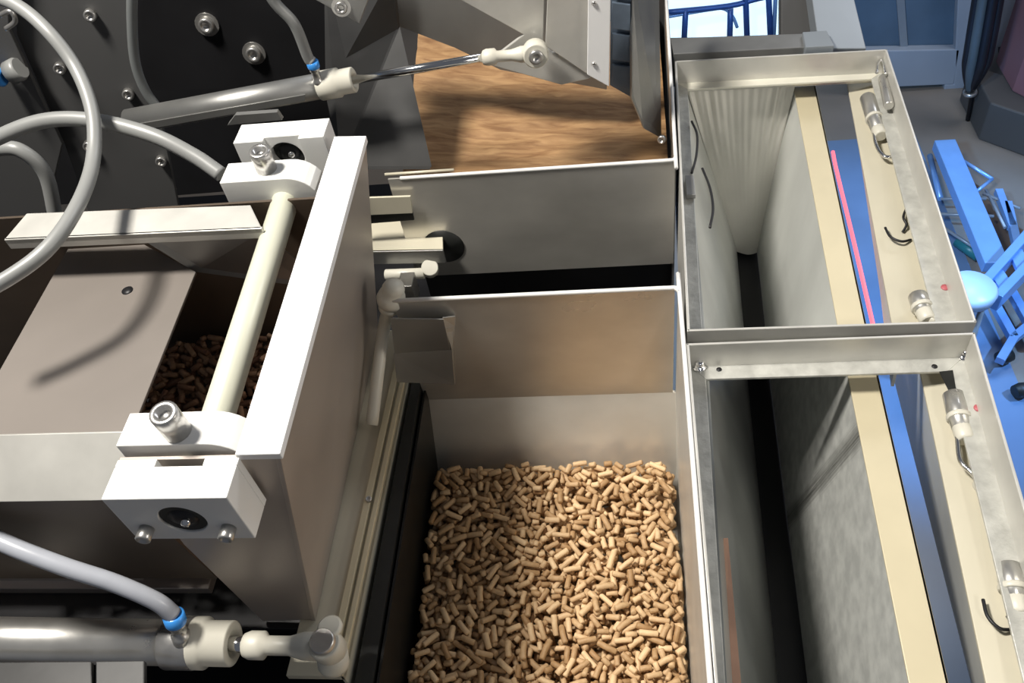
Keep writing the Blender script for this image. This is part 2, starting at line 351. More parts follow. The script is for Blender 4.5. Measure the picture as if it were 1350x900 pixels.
for k in range(4):
    y0 = -40+k*41; MB().slab([S(807, y0, y=288), S(831, y0+3, y=288), S(831, y0+38-4*(k==3), y=288), S(807, y0+34-8*(k==3), y=288)], (0, -4, 0)).build('rib', 'ribbed_blue', rs_, .8)
MB().slab([S(833, -60, y=300), S(868, -60, y=420), S(872, 182, y=300), S(850, 170, y=262), S(833, 130, y=262)], (-2, 3, 0)).build('side_liner', 'dull_steel', ub)
bolt(ub, S(873, 183, y=260), (-.3, -1, .3), 5, 5)
# ------------------------------------------------------------------ pneumatic cylinders
def air_cylinder(label, a, b, rodend, r, clevis_to, pin_ax, cat='pneumatic cylinder', dark='dark_steel', er=.95):
    a, b, rodend, clevis_to = map(Vector, (a, b, rodend, clevis_to)); ax = (b-a).normalized()
    t = thing('pneumatic_cylinder', label, cat, (a+b)/2)
    L = (b-a).length; cap = r*2.9
    MB().cyl(a, b-ax*cap*.9, r, 32).build('barrel', dark, t)
    MB().lathe([(r*1.10, -cap), (r*1.14, -cap+1), (r*1.14, -cap*.45), (r*.98, -cap*.42), (r*.98, -1), (r*.9, 0), (r*.6, 0), (r*.55, -3), (.1, -3)], b, ax, 32).build('end_cap', 'ivory', t)
    MB().cyl(b-ax*6, rodend+ax*3, r*.34, 20).build('piston_rod', 'chrome', t)
    # clevis: nut, neck, fork eye with pin
    cl = MB(); d = clevis_to-rodend; D = d.length
    cl.lathe([(r*.42, 0), (r*.52, 1), (r*.62, D*.08), (r*.62, D*.24), (r*.42, D*.28), (r*.42, D*.55), (r*.6, D*.72), (r*.62, D*.9)], rodend, d, 20)
    px = Vector(pin_ax).normalized()
    cl.lathe([(r*er*.9, -r*.6), (r*er, -r*.5), (r*er, r*.5), (r*er*.9, r*.6)], clevis_to, px, 28)
    c = cl.build('clevis', 'ivory', t)
    MB().lathe([(r*.5, -r*.9), (r*.56, -r*.8), (r*.56, r*.8), (r*.5, r*.9), (r*.25, r*.9), (r*.2, r*.75), (.1, r*.75)], clevis_to, px, 24).build('pin', 'bolt_steel', c)
    return t
def fitting(t, p, up, r, L, collar, cm='blue_collar'):
    p = Vector(p); up = Vector(up).normalized()
    MB().lathe([(r, -2), (r, L*.3), (r*.8, L*.35), (r*.8, L*.75), (r*.95, L*.8), (r*.95, L)], p, up, 20).build('elbow_fitting', 'bolt_steel', t)
    MB().lathe([(r*1.1, L*.95), (r*1.15, L*1.0), (r*1.15, L*1.0+collar), (r*.9, L*1.0+collar+1)], p, up, 20).build('collar', cm, t)
    return p+up*(L+collar)
YC = 240
t1 = air_cylinder('upper pneumatic cylinder with chrome rod reaching to the swing bracket', S(170, 160, y=YC), S(467, 105, y=YC), S(636, 76, y=YC), 14.5, S(706, 70, y=YC), (.12, -1, .1), dark='dull_steel')
tip1 = fitting(t1, S(421, 112, y=YC-8), S(408, 70, y=YC-10)-S(421, 112, y=YC-8), 6, 24, 6, 'blue_collar')
MB().slab([S(180, 164, y=YC-16), S(402, 125, y=YC-16), S(402, 133, y=YC-16), S(180, 173, y=YC-16)], (0, 3, 0)).build('side_groove', 'dull_steel', t1)
ZC = -88
def Z(px, py, z=ZC): return S(px, py, z=z)
t2 = air_cylinder('lower pneumatic cylinder along the front edge, with ivory end collar', Z(-260, 838), Z(308, 848), Z(322, 850), 20, Z(432, 852), (0, .1, -1), dark='alu', er=.72)
tip2 = fitting(t2, Z(240, 842, -68), Z(229, 812, -40)-Z(240, 842, -68), 8, 22, 9)
MB().lathe([(22.6, 0), (23, 1), (23, 26), (22.6, 27)], Z(222, 847), Z(308, 848)-Z(222, 847), 32).build('clamp_band', 'bolt_steel', t2)
MB().lathe([(12, 0), (14, 1), (14, 14), (12.5, 18), (9, 20)], Z(432, 852, ZC)+V(0, 0, -12), V(-.05, -.45, -1), 24).build('lock_nut', 'ivory', t2)
MB().lathe([(11, 0), (11, 4), (9, 6)], Z(432, 852, ZC)+V(3, 12, 9), V(0, .1, 1), 24).build('pin_cap', 'ivory', t2)
# ------------------------------------------------------------------ feeder (left)
F = thing('feeder_hopper', 'pale taupe feeder hopper with white top flange at left', 'hopper', (-460, -120, -130))
TOP = 150
MB().slab([V(-328, 82, TOP), V(-295, 79, TOP), V(-291, -288, TOP), V(-324, -288, TOP)], (0, 0, -7)).build('top_flange', 'white_bar', F, .8)
MB().slab([V(-297, 79, TOP-7), V(-293, -287, TOP-7), V(-353, -287, -130), V(-353, 77, -130)], (-4, 0, 0)).build('side_wall', 'taupe_steel', F, .5)
MB().slab([V(-322, -286, TOP-7), V(-293, -286, TOP-7), V(-353, -286, -130), V(-407, -286, -134), V(-420, -286, 17), V(-418, -286, 95), V(-415, -286, TOP-7)], (0, 3, 0)).build('front_plate', 'taupe_steel', F, .5)
MB().slab([V(-900, -250, 128), V(-416, -250, 128), V(-416, -289, 94), V(-900, -289, 94)], (0, 3, -3)).build('front_beam', 'rim_steel', F, .4)
MB().slab([V(-900, -280, 96), V(-440, -280, 96), V(-425, -278, -60), V(-900, -278, -60)], (0, 4, 0)).build('lower_skirt', 'brown_inside', F)
MB().slab([S(35, 281, z=140), S(330, 270, z=140), S(345, 301, z=140), S(5, 316, z=140)], (0, 0, -6)).slab([S(5, 316, z=140), S(345, 301, z=140), S(345, 301, z=140)+V(0, 0, -12), S(5, 316, z=140)+V(0, 0, -12)], (0, 3, 0)).build('back_beam', 'rim_steel', F, .8)
MB().slab([V(-900, 10, 132), V(-330, 10, 132), V(-380, 10, -140), V(-900, 10, -140)], (0, 3, 0)).build('back_wall', 'brown_inside', F)
MB().slab([S(175, 308, z=128), S(345, 304, z=128), V(-340, -20, 40), S(256, 358, z=82)], (0, 2, -2)).build('corner_plate', 'dull_steel', F)
dz = 88
MB().slab([S(96, 316, z=dz), S(175, 314, z=dz), S(258, 358, z=dz), S(160, 602, z=dz), S(-140, 602, z=dz), S(-30, 540, z=dz)], (0, 0, -3)).build('deflector_plate', 'plate_taupe', F, .6)
MB().lathe([(5.5, -.4), (5.5, .5), (.1, .5)], S(168, 383, z=dz), (0, 0, 1), 20).build('hole', 'black_steel', F)
MB().slab([V(-900, -290, -140), V(-350, -290, -140), V(-350, 10, -140), V(-900, 10, -140)], (0, 0, -3)).build('bottom', 'black_steel', F)
# gate frame under the hopper: cream rails with raised lips
g = thing('gate_frame', 'cream slide-gate rails running along the hopper foot beside the dark seal', 'gate frame', (-330, -150, -140))
MB().slab([V(-360, 80, -131), V(-306, 80, -131), V(-316, -338, -131), V(-370, -338, -131)], (0, 0, -8)).build('rail', 'cream', g, .6)
MB().slab([V(-322, 80, -131), V(-315, 80, -131), V(-324, -336, -131), V(-331, -336, -131)], (0, 0, 6)).build('lip', 'cream_warm', g, .6)
MB().slab([V(-311, 80, -131), V(-306, 80, -131), V(-316, -338, -131), V(-321, -338, -131)], (0, 0, 5)).build('lip', 'cream_warm', g, .6)
MB().slab([V(-306, 80, -131), V(-316, -338, -131), V(-316, -338, -190), V(-306, 80, -190)], (-3, 0, 0)).build('skirt', 'cream', g, .6)
bolt(g, V(-322, -160, -125), (0, 0, 1), 3.5, 2.5)
sp = MB().slab([V(-303, 30, -140), V(-293, 30, -140), V(-293, -480, -150), V(-313, -480, -150)], (0, 0, -170)).build('rubber_seal', 'black_rubber')
tag(sp, 'black rubber seal strip between the cream rails and the bin', 'seal')
# push rod with ball knob along the right flank
pr = thing('push_rod', 'slim pale push rod with a round knob behind the hopper corner', 'rod', (-300, 40, -60))
ka = S(516, 392, z=-5); kb = S(505, 440, z=-60); kc = S(490, 560, z=-118)
ax = (ka-kb).normalized()
MB().lathe([(8, -20), (11, -18), (12, -12), (10, -10), (14, -8), (15.5, -2), (14, 5), (11.5, 7), (12, 14), (10, 20), (5, 23), (.5, 23.5)], ka, ax, 28).build('knob', 'ivory', pr)
MB().tube([ka-ax*18, kb, kc], 7, 14).build('rod', 'ivory', pr)
# ------------------------------------------------------------------ bearing blocks, clamps and shaft
def bearing_block(label, x0, x1, y0, y1, z0, z1, front, cx, cz):
    t = thing('bearing_block', label, 'bearing block', ((x0+x1)/2, (y0+y1)/2, z0), 'white bearing blocks at the shaft ends')
    me_ = MB(); w = (x1-x0); nx0, nx1 = x0+w*.33, x0+w*.72; R = 17
    # outline with a notch in the inner top edge and a round bore: annular fill of the bored plate
    n = 40; outer = []
    for k in range(n):
        a = 2*math.pi*k/n; dx, dzv = math.cos(a), math.sin(a)
        s = min((x1-cx)/dx if dx > 1e-6 else 1e9, (x0-cx)/dx if dx < -1e-6 else 1e9, (z1-cz)/dzv if dzv > 1e-6 else 1e9, (z0-cz)/dzv if dzv < -1e-6 else 1e9)
        outer.append((cx+dx*s, cz+dzv*s))
    for c in ((x0, z0), (x0, z1), (x1, z0), (x1, z1)):
        k = min(range(n), key=lambda q: (outer[q][0]-c[0])**2+(outer[q][1]-c[1])**2); outer[k] = c
    inner = [(cx+R*math.cos(2*math.pi*k/n), cz+R*math.sin(2*math.pi*k/n)) for k in range(n)]
    vs = [V(a, y, b) for y in (y0, y1) for ring in (outer, inner) for a, b in ring]; fs = []
    for k in range(n):
        j = (k+1) % n
        fs += [(k, j, n+j, n+k), (2*n+k, 3*n+k, 3*n+j, 2*n+j), (k, 2*n+k, 2*n+j, j), (n+k, n+j, 3*n+j, 3*n+k)]
    me_.add(vs, fs); me_.build('body', 'white_block', t, .8)
    yi = y1 if front else y0; s = 1 if front else -1
    for a, b in ((x0, nx0), (nx1, x1)): MB().box(a, b, min(yi, yi+s*6), max(yi, yi+s*6), z0, z1).build('lug', 'white_block', t, .6)
    yo = y0 if front else y0+6
    MB().lathe([(R-.5, 0), (R-.5, 12), (.1, 12)], (cx, y0+1.5 if front else yo+4, cz), (0, 1, 0), 28).build('bearing', 'black_rubber', t)
    MB().lathe([(R*.62, 0), (R*.66, -2), (R*.3, -4), (.1, -4)], (cx, yo+3.5, cz), (0, 1, 0), 24).build('end_washer', 'black_steel', t)
    MB().lathe([(4, 0), (3, -5), (.1, -5.5)], (cx+3, yo+1, cz), (0, 1, 0), 16).build('centre_screw', 'chrome', t)
    if front:
        for bx in (x0+15, x1-14): bolt(t, (bx, y0, z0+16), (0, -1, 0), 5.5, 10)
    else:
        for bx in (x1-10,): bolt(t, (bx, y0, z0+18), (0, -1, 0), 3.5, 3)
    return t
def clamp_arm(label, x0, cx, y0, y1, cz, R, z0, z1):
    t = thing('shaft_clamp', label, 'shaft clamp', ((x0+cx)/2, (y0+y1)/2, z0), 'white clamp arms on the shaft')
    pts = [V(x0, y0, z0), V(x0, y0, z1), V(cx, y0, z1)]
    for k in range(1, 15): a = math.pi/2-math.pi*k/14; pts.append(V(cx+R*math.cos(a), y0, cz+R*math.sin(a)))
    MB().slab(pts, (0, y1-y0, 0)).build('arm', 'white_block', t, .8)
    return t
bearing_block('front white bearing block with a dark bore and two screws', -412, -321, -321, -295, 92, 148, True, -365, 119)
ca = clamp_arm('front white clamp arm with a socket screw on top', -416, -350, -279, -250, 124, 27, 97, 151)
bolt(ca, (-372, -268, 151), (.06, -.1, 1), 10, 27, 'bolt_steel')
bearing_block('rear white bearing block half hidden behind its clamp', -431, -338, 86, 111, 97, 152, False, -384, 127)
cb = clamp_arm('rear white clamp arm with a screw, beside the thick air hose', -428, -364, 20, 50, 122, 28, 94, 150)
bolt(cb, (-385, 36, 150), (.06, -.1, 1), 10, 24, 'bolt_steel')
sh = MB().cyl(V(-361, -284, 124), V(-374, 60, 122), 12.5, 32, 1).build('shaft', 'shaft_cream'); tag(sh, 'cream round shaft lying along the hopper between the two clamps', 'shaft')
# ------------------------------------------------------------------ dark pellets lying inside the feeder
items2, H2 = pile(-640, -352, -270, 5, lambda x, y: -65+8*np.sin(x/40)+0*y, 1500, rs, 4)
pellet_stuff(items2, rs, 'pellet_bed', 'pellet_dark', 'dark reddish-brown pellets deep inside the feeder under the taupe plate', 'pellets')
# ------------------------------------------------------------------ parts between feeder and upper bin
u = thing('guide_bracket', 'cream bracket with a short cylinder poking through the upper bin', 'bracket', (-330, 170, -110))
MB().slab([S(455, 262, y=196), S(541, 259, y=196), S(544, 281, y=196), S(455, 285, y=196)], (0, 3, 0)).build('upper_plate', 'cream', u, .5)
MB().slab([S(460, 283, y=198), S(544, 281, y=198), S(546, 290, y=198), S(470, 296, y=198)], (0, 3, 0)).build('slot', 'black_rubber', u)
MB().slab([S(470, 291, z=-95), S(583, 290, z=-95), S(584, 330, z=-95), S(480, 332, z=-95)], (0, 0, -4)).build('channel_top', 'cream', u, .8)
MB().slab([S(480, 332, z=-95), S(584, 330, z=-95), S(584, 330, z=-95)+V(0, 0, -22), S(480, 332, z=-95)+V(0, 0, -22)], (0, 3, 0)).build('channel_side', 'dull_steel', u, .5)
MB().box(-328, -310, 120, 145, -130, -97).build('block', 'bolt_steel', u, .8)
MB().cyl(S(508, 362, z=-125), S(560, 360, z=-125), 7, 20, 1).build('small_cylinder', 'ivory', u)
MB().lathe([(10, -10), (11, -8), (11, 8), (10, 10)], S(567, 354, z=-125), (.2, -.6, .8), 24).build('eye', 'ivory', u)
MB().cyl(S(512, 345, z=-118), S(575, 343, z=-118), 3, 12).build('guide_pin', 'black_steel', u)
o = MB().lathe([(27, -1.5), (27, -.2), (.1, -.2)], V(-283, 204, -112), (0, -1, 0), 36).build('round_opening', 'black_rubber', ub)
# ------------------------------------------------------------------ dark machine flank, far left
df = thing('bolted_flank', 'dark grey bolted side frame of the machine, upper left', 'machine frame', (-700, 300, -100))
YF = 330
def quad(pts, y=None, z=None): return [S(a, b, y=y) if y is not None else S(a, b, z=z) for a, b in pts]
MB().slab([S(-300, -120, y=520), S(452, -120, y=520), S(452, 240, y=520), S(-300, 300, y=520)], (0, 4, 0)).build('rear_panel', 'black_steel', df)
MB().slab(quad([(20, -60), (168, -60), (172, 60), (216, 175), (238, 285), (120, 290), (85, 190), (22, 45)], y=300), (0, 6, 0)).build('bolted_plate', 'grey_panel', df, 1)
MB().slab(quad([(-120, -60), (8, -60), (12, 40), (82, 190), (60, 285), (10, 330), (-120, 330)], y=285), (0, 6, 0)).build('outer_plate', 'grey_panel', df, 1)
for p in ((120, 18), (80, 88), (170, 122), (213, 210), (118, 190)): bolt(df, S(*p, y=300), (.25, -1, .1), 7, 9, 'bolt_steel')
MB().slab(quad([(415, -40), (500, -40), (474, 32), (412, -2)], y=230), (0, 4, 0)).build('corner_plate', 'dull_steel', df, .8)
bolt(df, S(450, 9, y=230), (.1, -1, .1), 6.5, 5, 'bolt_steel', True)
MB().slab(quad([(185, 0), (440, -10), (440, 110), (190, 120)], y=420), (0, 4, 0)).build('inner_panel', 'black_steel', df)
for p in ((273, 32), (335, 70)): bolt(df, S(*p, y=418), (.1, -1, .1), 10, 8, 'bolt_steel', True)
MB().slab(quad([(310, 152), (365, 148), (372, 158), (300, 165)], y=150), (0, 6, 0)).build('small_ledge', 'dull_steel', df)
# underside behind the lower cylinder
lf = thing('lower_frame', 'dim taupe lower frame bars behind the front cylinder', 'machine frame', (-560, -250, -160))
MB().slab([V(-900, -262, -70), V(-520, -262, -70), V(-520, -240, -70), V(-900, -240, -70)], (0, 0, -28)).build('cross_bar', 'taupe_steel', lf, 1)
MB().slab([V(-900, -255, -130), V(-470, -255, -130), V(-470, -225, -130), V(-900, -225, -130)], (0, 0, -20)).build('cross_bar', 'taupe_steel', lf, 1)
MB().slab([S(-200, 874, z=-66), S(120, 871, z=-66), S(122, 935, z=-66), S(-200, 935, z=-66)], (0, 0, -6)).build('front_tray', 'dark_steel', lf, 1)
MB().slab([S(126, 871, z=-66), S(190, 870, z=-66), S(190, 935, z=-66), S(126, 935, z=-66)], (0, 0, -6)).build('front_tray', 'dark_steel', lf, 1)
MB().box(-1000, -320, -520, -210, -340, -330).build('dark_pan', 'black_steel', lf)
MB().box(-1000, -320, -215, -210, -330, -150).build('dark_back', 'black_steel', lf)
# ------------------------------------------------------------------ hoses
def hose(name, label, pts, r, m='hose'):
    o = MB().tube(pts, r, 16, 10).build(name, m); tag(o, label, 'hose'); return o
hose('air_hose', 'thick grey air hose arching into the rear clamp', [S(-60, 215, y=60), S(0, 180, y=70), S(60, 159, y=80), S(125, 159, y=80), S(200, 178, y=70), S(255, 205, y=60), S(292, 230, y=48)], 7.5)
hose('air_hose', 'grey air hose looping down across the upper left corner', [S(-30, -10, y=150), S(20, 6, y=140), S(62, 40, y=120), S(100, 90, y=100), S(122, 150, y=60), S(122, 215, y=10), S(100, 275, y=-60), S(60, 330, y=-110), S(0, 373, y=-140), S(-60, 400, y=-160)], 6.5)
hose('air_hose', 'short dull hose bending behind the thick hose at far left', [S(-60, 205, y=130), S(0, 196, y=130), S(30, 200, y=130), S(60, 230, y=130), S(74, 290, y=120)], 8, 'hose')
hose('air_hose', 'grey air hose coming down to the upper cylinder fitting', [S(335, -50, y=220), S(360, 0, y=225), S(388, 32, y=228)]+[tip1+V(-3, 0, 6), tip1], 6)
hose('air_hose', 'grey air hose running to the blue collar of the lower cylinder', [S(-80, 670, z=60), S(0, 713, z=48), S(80, 745, z=28), S(150, 768, z=5), S(205, 792, z=-20), tip2], 7.5, 'hose_lit')
hose('air_hose', 'dark curved hose behind the bolted plate', [S(176, -40, y=290), S(174, 20, y=290), S(178, 80, y=290), S(192, 120, y=290), S(215, 150, y=290)], 6, 'hose_dark')
bf = thing('push_fitting', 'small blue push fitting at the far left edge', 'fitting', S(10, 105, y=270))
MB().lathe([(11, 0), (11, 10), (8, 12)], S(-6, 100, y=270), (1, -.2, -.2), 20).build('collar', 'blue_collar', bf)
MB().lathe([(14, 0), (14, 12), (12, 16)], S(14, 96, y=275), (1, .1, .3), 20).build('body', 'hose', bf)
lp = MB().tube([S(0, 20, y=262), S(14, 15, y=262), S(20, 28, y=262), S(8, 38, y=262)], 3, 8).build('wire_clip', 'bolt_steel'); tag(lp, 'small bent wire clip on the far left plate', 'clip')
# scuffed plate: pale grey with a dark diagonal band of scratches
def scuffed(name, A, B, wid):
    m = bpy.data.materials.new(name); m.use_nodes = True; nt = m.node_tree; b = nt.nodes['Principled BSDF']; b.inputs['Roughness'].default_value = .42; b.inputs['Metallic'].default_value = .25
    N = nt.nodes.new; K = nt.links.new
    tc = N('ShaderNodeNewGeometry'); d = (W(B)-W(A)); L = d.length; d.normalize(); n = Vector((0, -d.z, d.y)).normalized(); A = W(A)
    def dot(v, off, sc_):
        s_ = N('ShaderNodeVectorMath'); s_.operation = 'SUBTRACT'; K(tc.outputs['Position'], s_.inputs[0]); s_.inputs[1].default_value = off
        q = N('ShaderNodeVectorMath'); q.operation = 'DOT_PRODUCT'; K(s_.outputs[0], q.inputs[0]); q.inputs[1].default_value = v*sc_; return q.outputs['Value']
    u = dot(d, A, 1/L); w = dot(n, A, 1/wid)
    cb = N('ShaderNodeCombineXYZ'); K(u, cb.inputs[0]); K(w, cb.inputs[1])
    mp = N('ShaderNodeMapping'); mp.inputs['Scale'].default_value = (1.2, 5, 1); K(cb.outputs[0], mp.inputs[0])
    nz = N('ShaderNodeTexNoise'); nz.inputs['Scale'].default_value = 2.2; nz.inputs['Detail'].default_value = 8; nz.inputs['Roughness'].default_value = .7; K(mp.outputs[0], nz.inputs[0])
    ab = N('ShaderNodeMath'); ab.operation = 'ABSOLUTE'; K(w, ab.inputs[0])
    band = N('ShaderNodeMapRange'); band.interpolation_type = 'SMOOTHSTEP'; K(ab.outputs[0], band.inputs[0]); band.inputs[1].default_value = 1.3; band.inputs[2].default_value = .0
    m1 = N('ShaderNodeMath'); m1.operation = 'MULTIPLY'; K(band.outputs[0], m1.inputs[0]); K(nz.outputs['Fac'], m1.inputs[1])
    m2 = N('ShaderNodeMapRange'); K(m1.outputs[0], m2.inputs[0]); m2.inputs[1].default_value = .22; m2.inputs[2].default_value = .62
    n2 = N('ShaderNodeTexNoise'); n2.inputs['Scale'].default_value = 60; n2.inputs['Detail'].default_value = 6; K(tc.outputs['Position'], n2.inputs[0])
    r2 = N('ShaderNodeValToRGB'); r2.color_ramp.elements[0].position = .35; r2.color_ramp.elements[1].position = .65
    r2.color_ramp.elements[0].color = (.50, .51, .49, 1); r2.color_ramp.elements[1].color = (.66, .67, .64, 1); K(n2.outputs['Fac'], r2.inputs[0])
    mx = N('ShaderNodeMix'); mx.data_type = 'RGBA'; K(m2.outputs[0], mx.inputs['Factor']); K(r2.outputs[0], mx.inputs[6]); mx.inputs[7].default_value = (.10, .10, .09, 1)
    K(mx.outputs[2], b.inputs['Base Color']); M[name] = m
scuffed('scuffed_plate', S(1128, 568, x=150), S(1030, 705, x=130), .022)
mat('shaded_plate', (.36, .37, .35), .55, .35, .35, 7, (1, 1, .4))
# ------------------------------------------------------------------ two rimmed hopper boxes on the right
def hopper_box(label, BL, BR, FR, FL, zt, op, yb, yf, k):
    """BL.. outer rim corners (x, y); op: opening corners at the ledge level; chute between yf and yb"""
    t = thing('rimmed_box', label, 'hopper box', ((BL[0]+BR[0])/2, (BL[1]+FL[1])/2, -340))
    H = 32; C = [BL, BR, FR, FL]; cx = sum(c[0] for c in C)/4; cy = sum(c[1] for c in C)/4
    names = ('back_rim', 'right_rim', 'front_rim', 'left_rim')
    for i in range(4):
        a, b = C[i], C[(i+1) % 4]; n = Vector((cx-(a[0]+b[0])/2, cy-(a[1]+b[1])/2, 0))
        d = Vector((b[0]-a[0], b[1]-a[1], 0)).normalized(); nn = (n-d*n.dot(d)).normalized()
        depth = 56 if i == 1 else 150 if i == 3 else H+14
        MB().slab([(a[0], a[1], zt), (b[0], b[1], zt), (b[0], b[1], zt-depth), (a[0], a[1], zt-depth)], nn*2.6).build(names[i], 'rim_steel', t, .7)
    # ledge ring
    O = op; zl = zt-H
    for i in range(4):
        a, b = C[i], C[(i+1) % 4]; oa, ob = O[i], O[(i+1) % 4]
        MB().slab([(a[0], a[1], zl), (b[0], b[1], zl), (ob[0], ob[1], zl), (oa[0], oa[1], zl)], (0, 0, -3)).build('ledge', 'lit_ledge_cream' if k == 0 and i == 0 else 'grimy_rim', t, .5)
    # chute
    zb = -330; zs = -60
    sxb, sxf = k3 = (203, 184-0) if k == 0 else (183, 140)
    def lx(y, a, b): return a+(b-a)*(y-yf)/(yb-yf)
    ysb, ysf = yb, yf
    e0, e1 = ((157, 180) if k == 0 else (139, 157))       # strip left edge x at front, back
    w = 28
    MB().slab([(e0, yf, zs), (e1, yb, zs), (e1+w, yb, zs), (e0+w, yf, zs)], (0, 0, -2.5)).slab([(e0+w, yf, zs), (e1+w, yb, zs), (e1+w, yb, zs-26), (e0+w, yf, zs-26)], (-2.5, 0, 0)).build('divider_strip', 'cream_warm', t, .5)
    ybb, yfb = (425, 185) if k == 0 else (160, -530)          # bottom edges of the plates
    fb = (ybb-yf)/(yb-yf); ff = (yfb-yf)/(yb-yf)
    drop = 28
    def pe(f): return e0+(e1-e0)*f-drop
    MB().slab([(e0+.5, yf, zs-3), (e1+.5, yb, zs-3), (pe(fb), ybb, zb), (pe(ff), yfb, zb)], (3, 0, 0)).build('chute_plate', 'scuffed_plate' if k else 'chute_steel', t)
    lb, lf_ = (34, 24) if k == 0 else (24, 4)
    def le(f): return pe(f)-30
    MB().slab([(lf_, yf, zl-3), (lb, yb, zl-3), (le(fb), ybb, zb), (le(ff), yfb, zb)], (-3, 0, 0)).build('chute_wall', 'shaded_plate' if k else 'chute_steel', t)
    MB().slab([(lb, yb, zl-3), (e1+4, yb, zl-3), (pe(fb)+4, ybb+3, zb), (le(fb)-3, ybb+3, zb)], (0, 3, 0)).build('chute_back', 'chute_steel', t)
    MB().slab([(60, yfb, zb-5), (160, yfb, zb-5), (185, ybb+20, zb-5), (70, ybb+20, zb-5)], (0, 0, -3)).build('chute_bottom', 'black_steel', t)
    if k == 0:
        # rippled glossy film hanging over the chute back, its folds gathering towards the slot
        b = MB(); nu, nv = 90, 40; vs = []; fs = []
        for j in range(nv+1):
            v = j/nv
            for i in range(nu+1):
                u = i/nu
                xl = lb+2+(118-lb)*v; xr = e1+1-(e1-156)*v
                x = xl+(xr-xl)*u; z = zl-5+(zb+6-zl)*v; y = yb-4-24*v*v-8*math.sin(math.pi*u)*v
                amp = 2.8*math.exp(-((v-.12)/.24)**2)*(.6+.4*math.sin(u*7+1))+.06
                y -= amp*(1+math.sin(u*44+2.2*math.sin(u*9)+v*3))*.6+amp*.5*math.sin(u*83+v*9)
                vs.append(V(x, y, z))
        for j in range(nv):
            for i in range(nu): a_ = j*(nu+1)+i; fs.append((a_, a_+1, a_+nu+2, a_+nu+1))
        b.add(vs, fs, True); b.build('film_sheet', 'film', t)
    # right-hand plate and cream shelf with toggle latches
    s0, s1 = ((206, 247) if k == 0 else (184, 222))       # top edge of the steel plate at front, back (z -60)
    MB().slab([(s0, yf, zs+4), (s1, yb, zs+4)]+([(s1+24, yb, -104), (s0+3, yf, -104)] if k == 0 else [(s1+75, ybb, zb), (s0+92, yf, zb)]), (3, 0, 0)).build('gate_plate', 'chute_steel', t)
    r0, r1 = (C[2][0]-3, C[1][0]-3)
    MB().slab([(s0, yf, zs+5), (s1, yb, zs+5), (r1, yb, zs+12), (r0, yf, zs+12)], (0, 0, -3)).build('shelf', 'cream', t, .5)
    return t
B1 = hopper_box('rear rimmed steel box with rippled glossy film inside', (22, 415), (283, 402), (261, -60), (4, -57), 0,
                [(38, 397), (267, 388), (240, -36), (21, -36)], 425, -50, 0)
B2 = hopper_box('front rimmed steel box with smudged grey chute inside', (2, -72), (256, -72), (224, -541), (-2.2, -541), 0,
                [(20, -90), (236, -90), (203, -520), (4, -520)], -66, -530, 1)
def screw_head(par, p, r=7):
    return MB().lathe([(r, 0), (r, 2), (r*.72, 2.2), (r*.72, 7), (r*.5, 9), (.3, 9.4)], p, (0, 0, 1), 6).build('bolt', 'chrome', par)
def hook(par, pts): return MB().tube(pts, 1.4, 8).build('hook', 'black_steel', par)
def latch(par, A, Bp, C_, loop):
    """toggle latch: body between A and Bp, lever to C_, wire loop"""
    A, Bp, C_ = Vector(A), Vector(Bp), Vector(C_); ax = (Bp-A).normalized(); L = (Bp-A).length
    b = MB().lathe([(5, 0), (9, 2), (9.5, L*.5), (8, L*.96), (5, L)], A, ax, 18).build('latch', 'alu', par)
    MB().lathe([(9.8, 0), (10.4, 1), (10.4, 4), (9.8, 5)], A+ax*L*.62, ax, 18).build('ring', 'ivory', b)
    MB().lathe([(7, 0), (8, 1), (8, 14), (6.5, 16)], Bp-ax*4, (C_-Bp), 16).build('lever', 'ivory', b)
    MB().tube(loop, 2.2, 8).build('wire_loop', 'chrome', b)
    MB().lathe([(6.5, -4), (7.5, -3), (7.5, 3), (6.5, 4)], loop[-1], (.3, 0, 1), 16).build('eyelet', 'ivory', b)
zq = -38
def L_(px, py, z=zq): return S(px, py, z=z)
latch(B1, L_(1143, 128), L_(1158, 172), L_(1170, 200), [L_(1152, 168), L_(1155, 190), L_(1166, 206), L_(1184, 206)])
b = MB().lathe([(5, 0), (6, 2), (6, 60), (4, 64)], L_(1172, 140, -20), L_(1160, 84, -20)-L_(1172, 140, -20), 14).build('latch_rod', 'alu', B1)
MB().tube([L_(1156, 96, -12), L_(1158, 82, -12), L_(1164, 80, -12), L_(1168, 98, -12)], 2, 8).build('wire_loop', 'chrome', b)
latch(B1, L_(1209, 388), L_(1218, 412), L_(1224, 424), [L_(1224, 380), L_(1229, 392), L_(1228, 404), L_(1232, 420)])
latch(B2, L_(1256, 518), L_(1268, 566), L_(1280, 600), [L_(1262, 572), L_(1266, 606), L_(1280, 622), L_(1296, 640)])
latch(B2, L_(1328, 742), L_(1338, 790), L_(1346, 820), [L_(1334, 800), L_(1340, 830), L_(1350, 850), L_(1360, 860)])
hook(B1, [L_(1167, 300, -46), L_(1174, 312, -44), L_(1188, 318, -44), L_(1201, 316, -48)])
hook(B1, [L_(1196, 272, -46), L_(1191, 286, -42), L_(1195, 296, -44), L_(1190, 306, -48)])
hook(B2, [L_(1296, 790, -46), L_(1302, 812, -44), L_(1318, 828, -44), L_(1338, 830, -48)])
hook(B2, [L_(1328, 812, -46), L_(1335, 822, -44), L_(1345, 836, -46)])
screw_head(B2, S(922, 484, z=-32)); screw_head(B2, S(1272, 470, z=-32), 7)
for p, bx in (((1246, 379), B1), ((1290, 538), B2)):
    MB().lathe([(4, 0), (4, .8), (.1, .8)], S(*p, z=-32), (0, 0, 1), 16).build('red_mark', 'red_mark', bx)
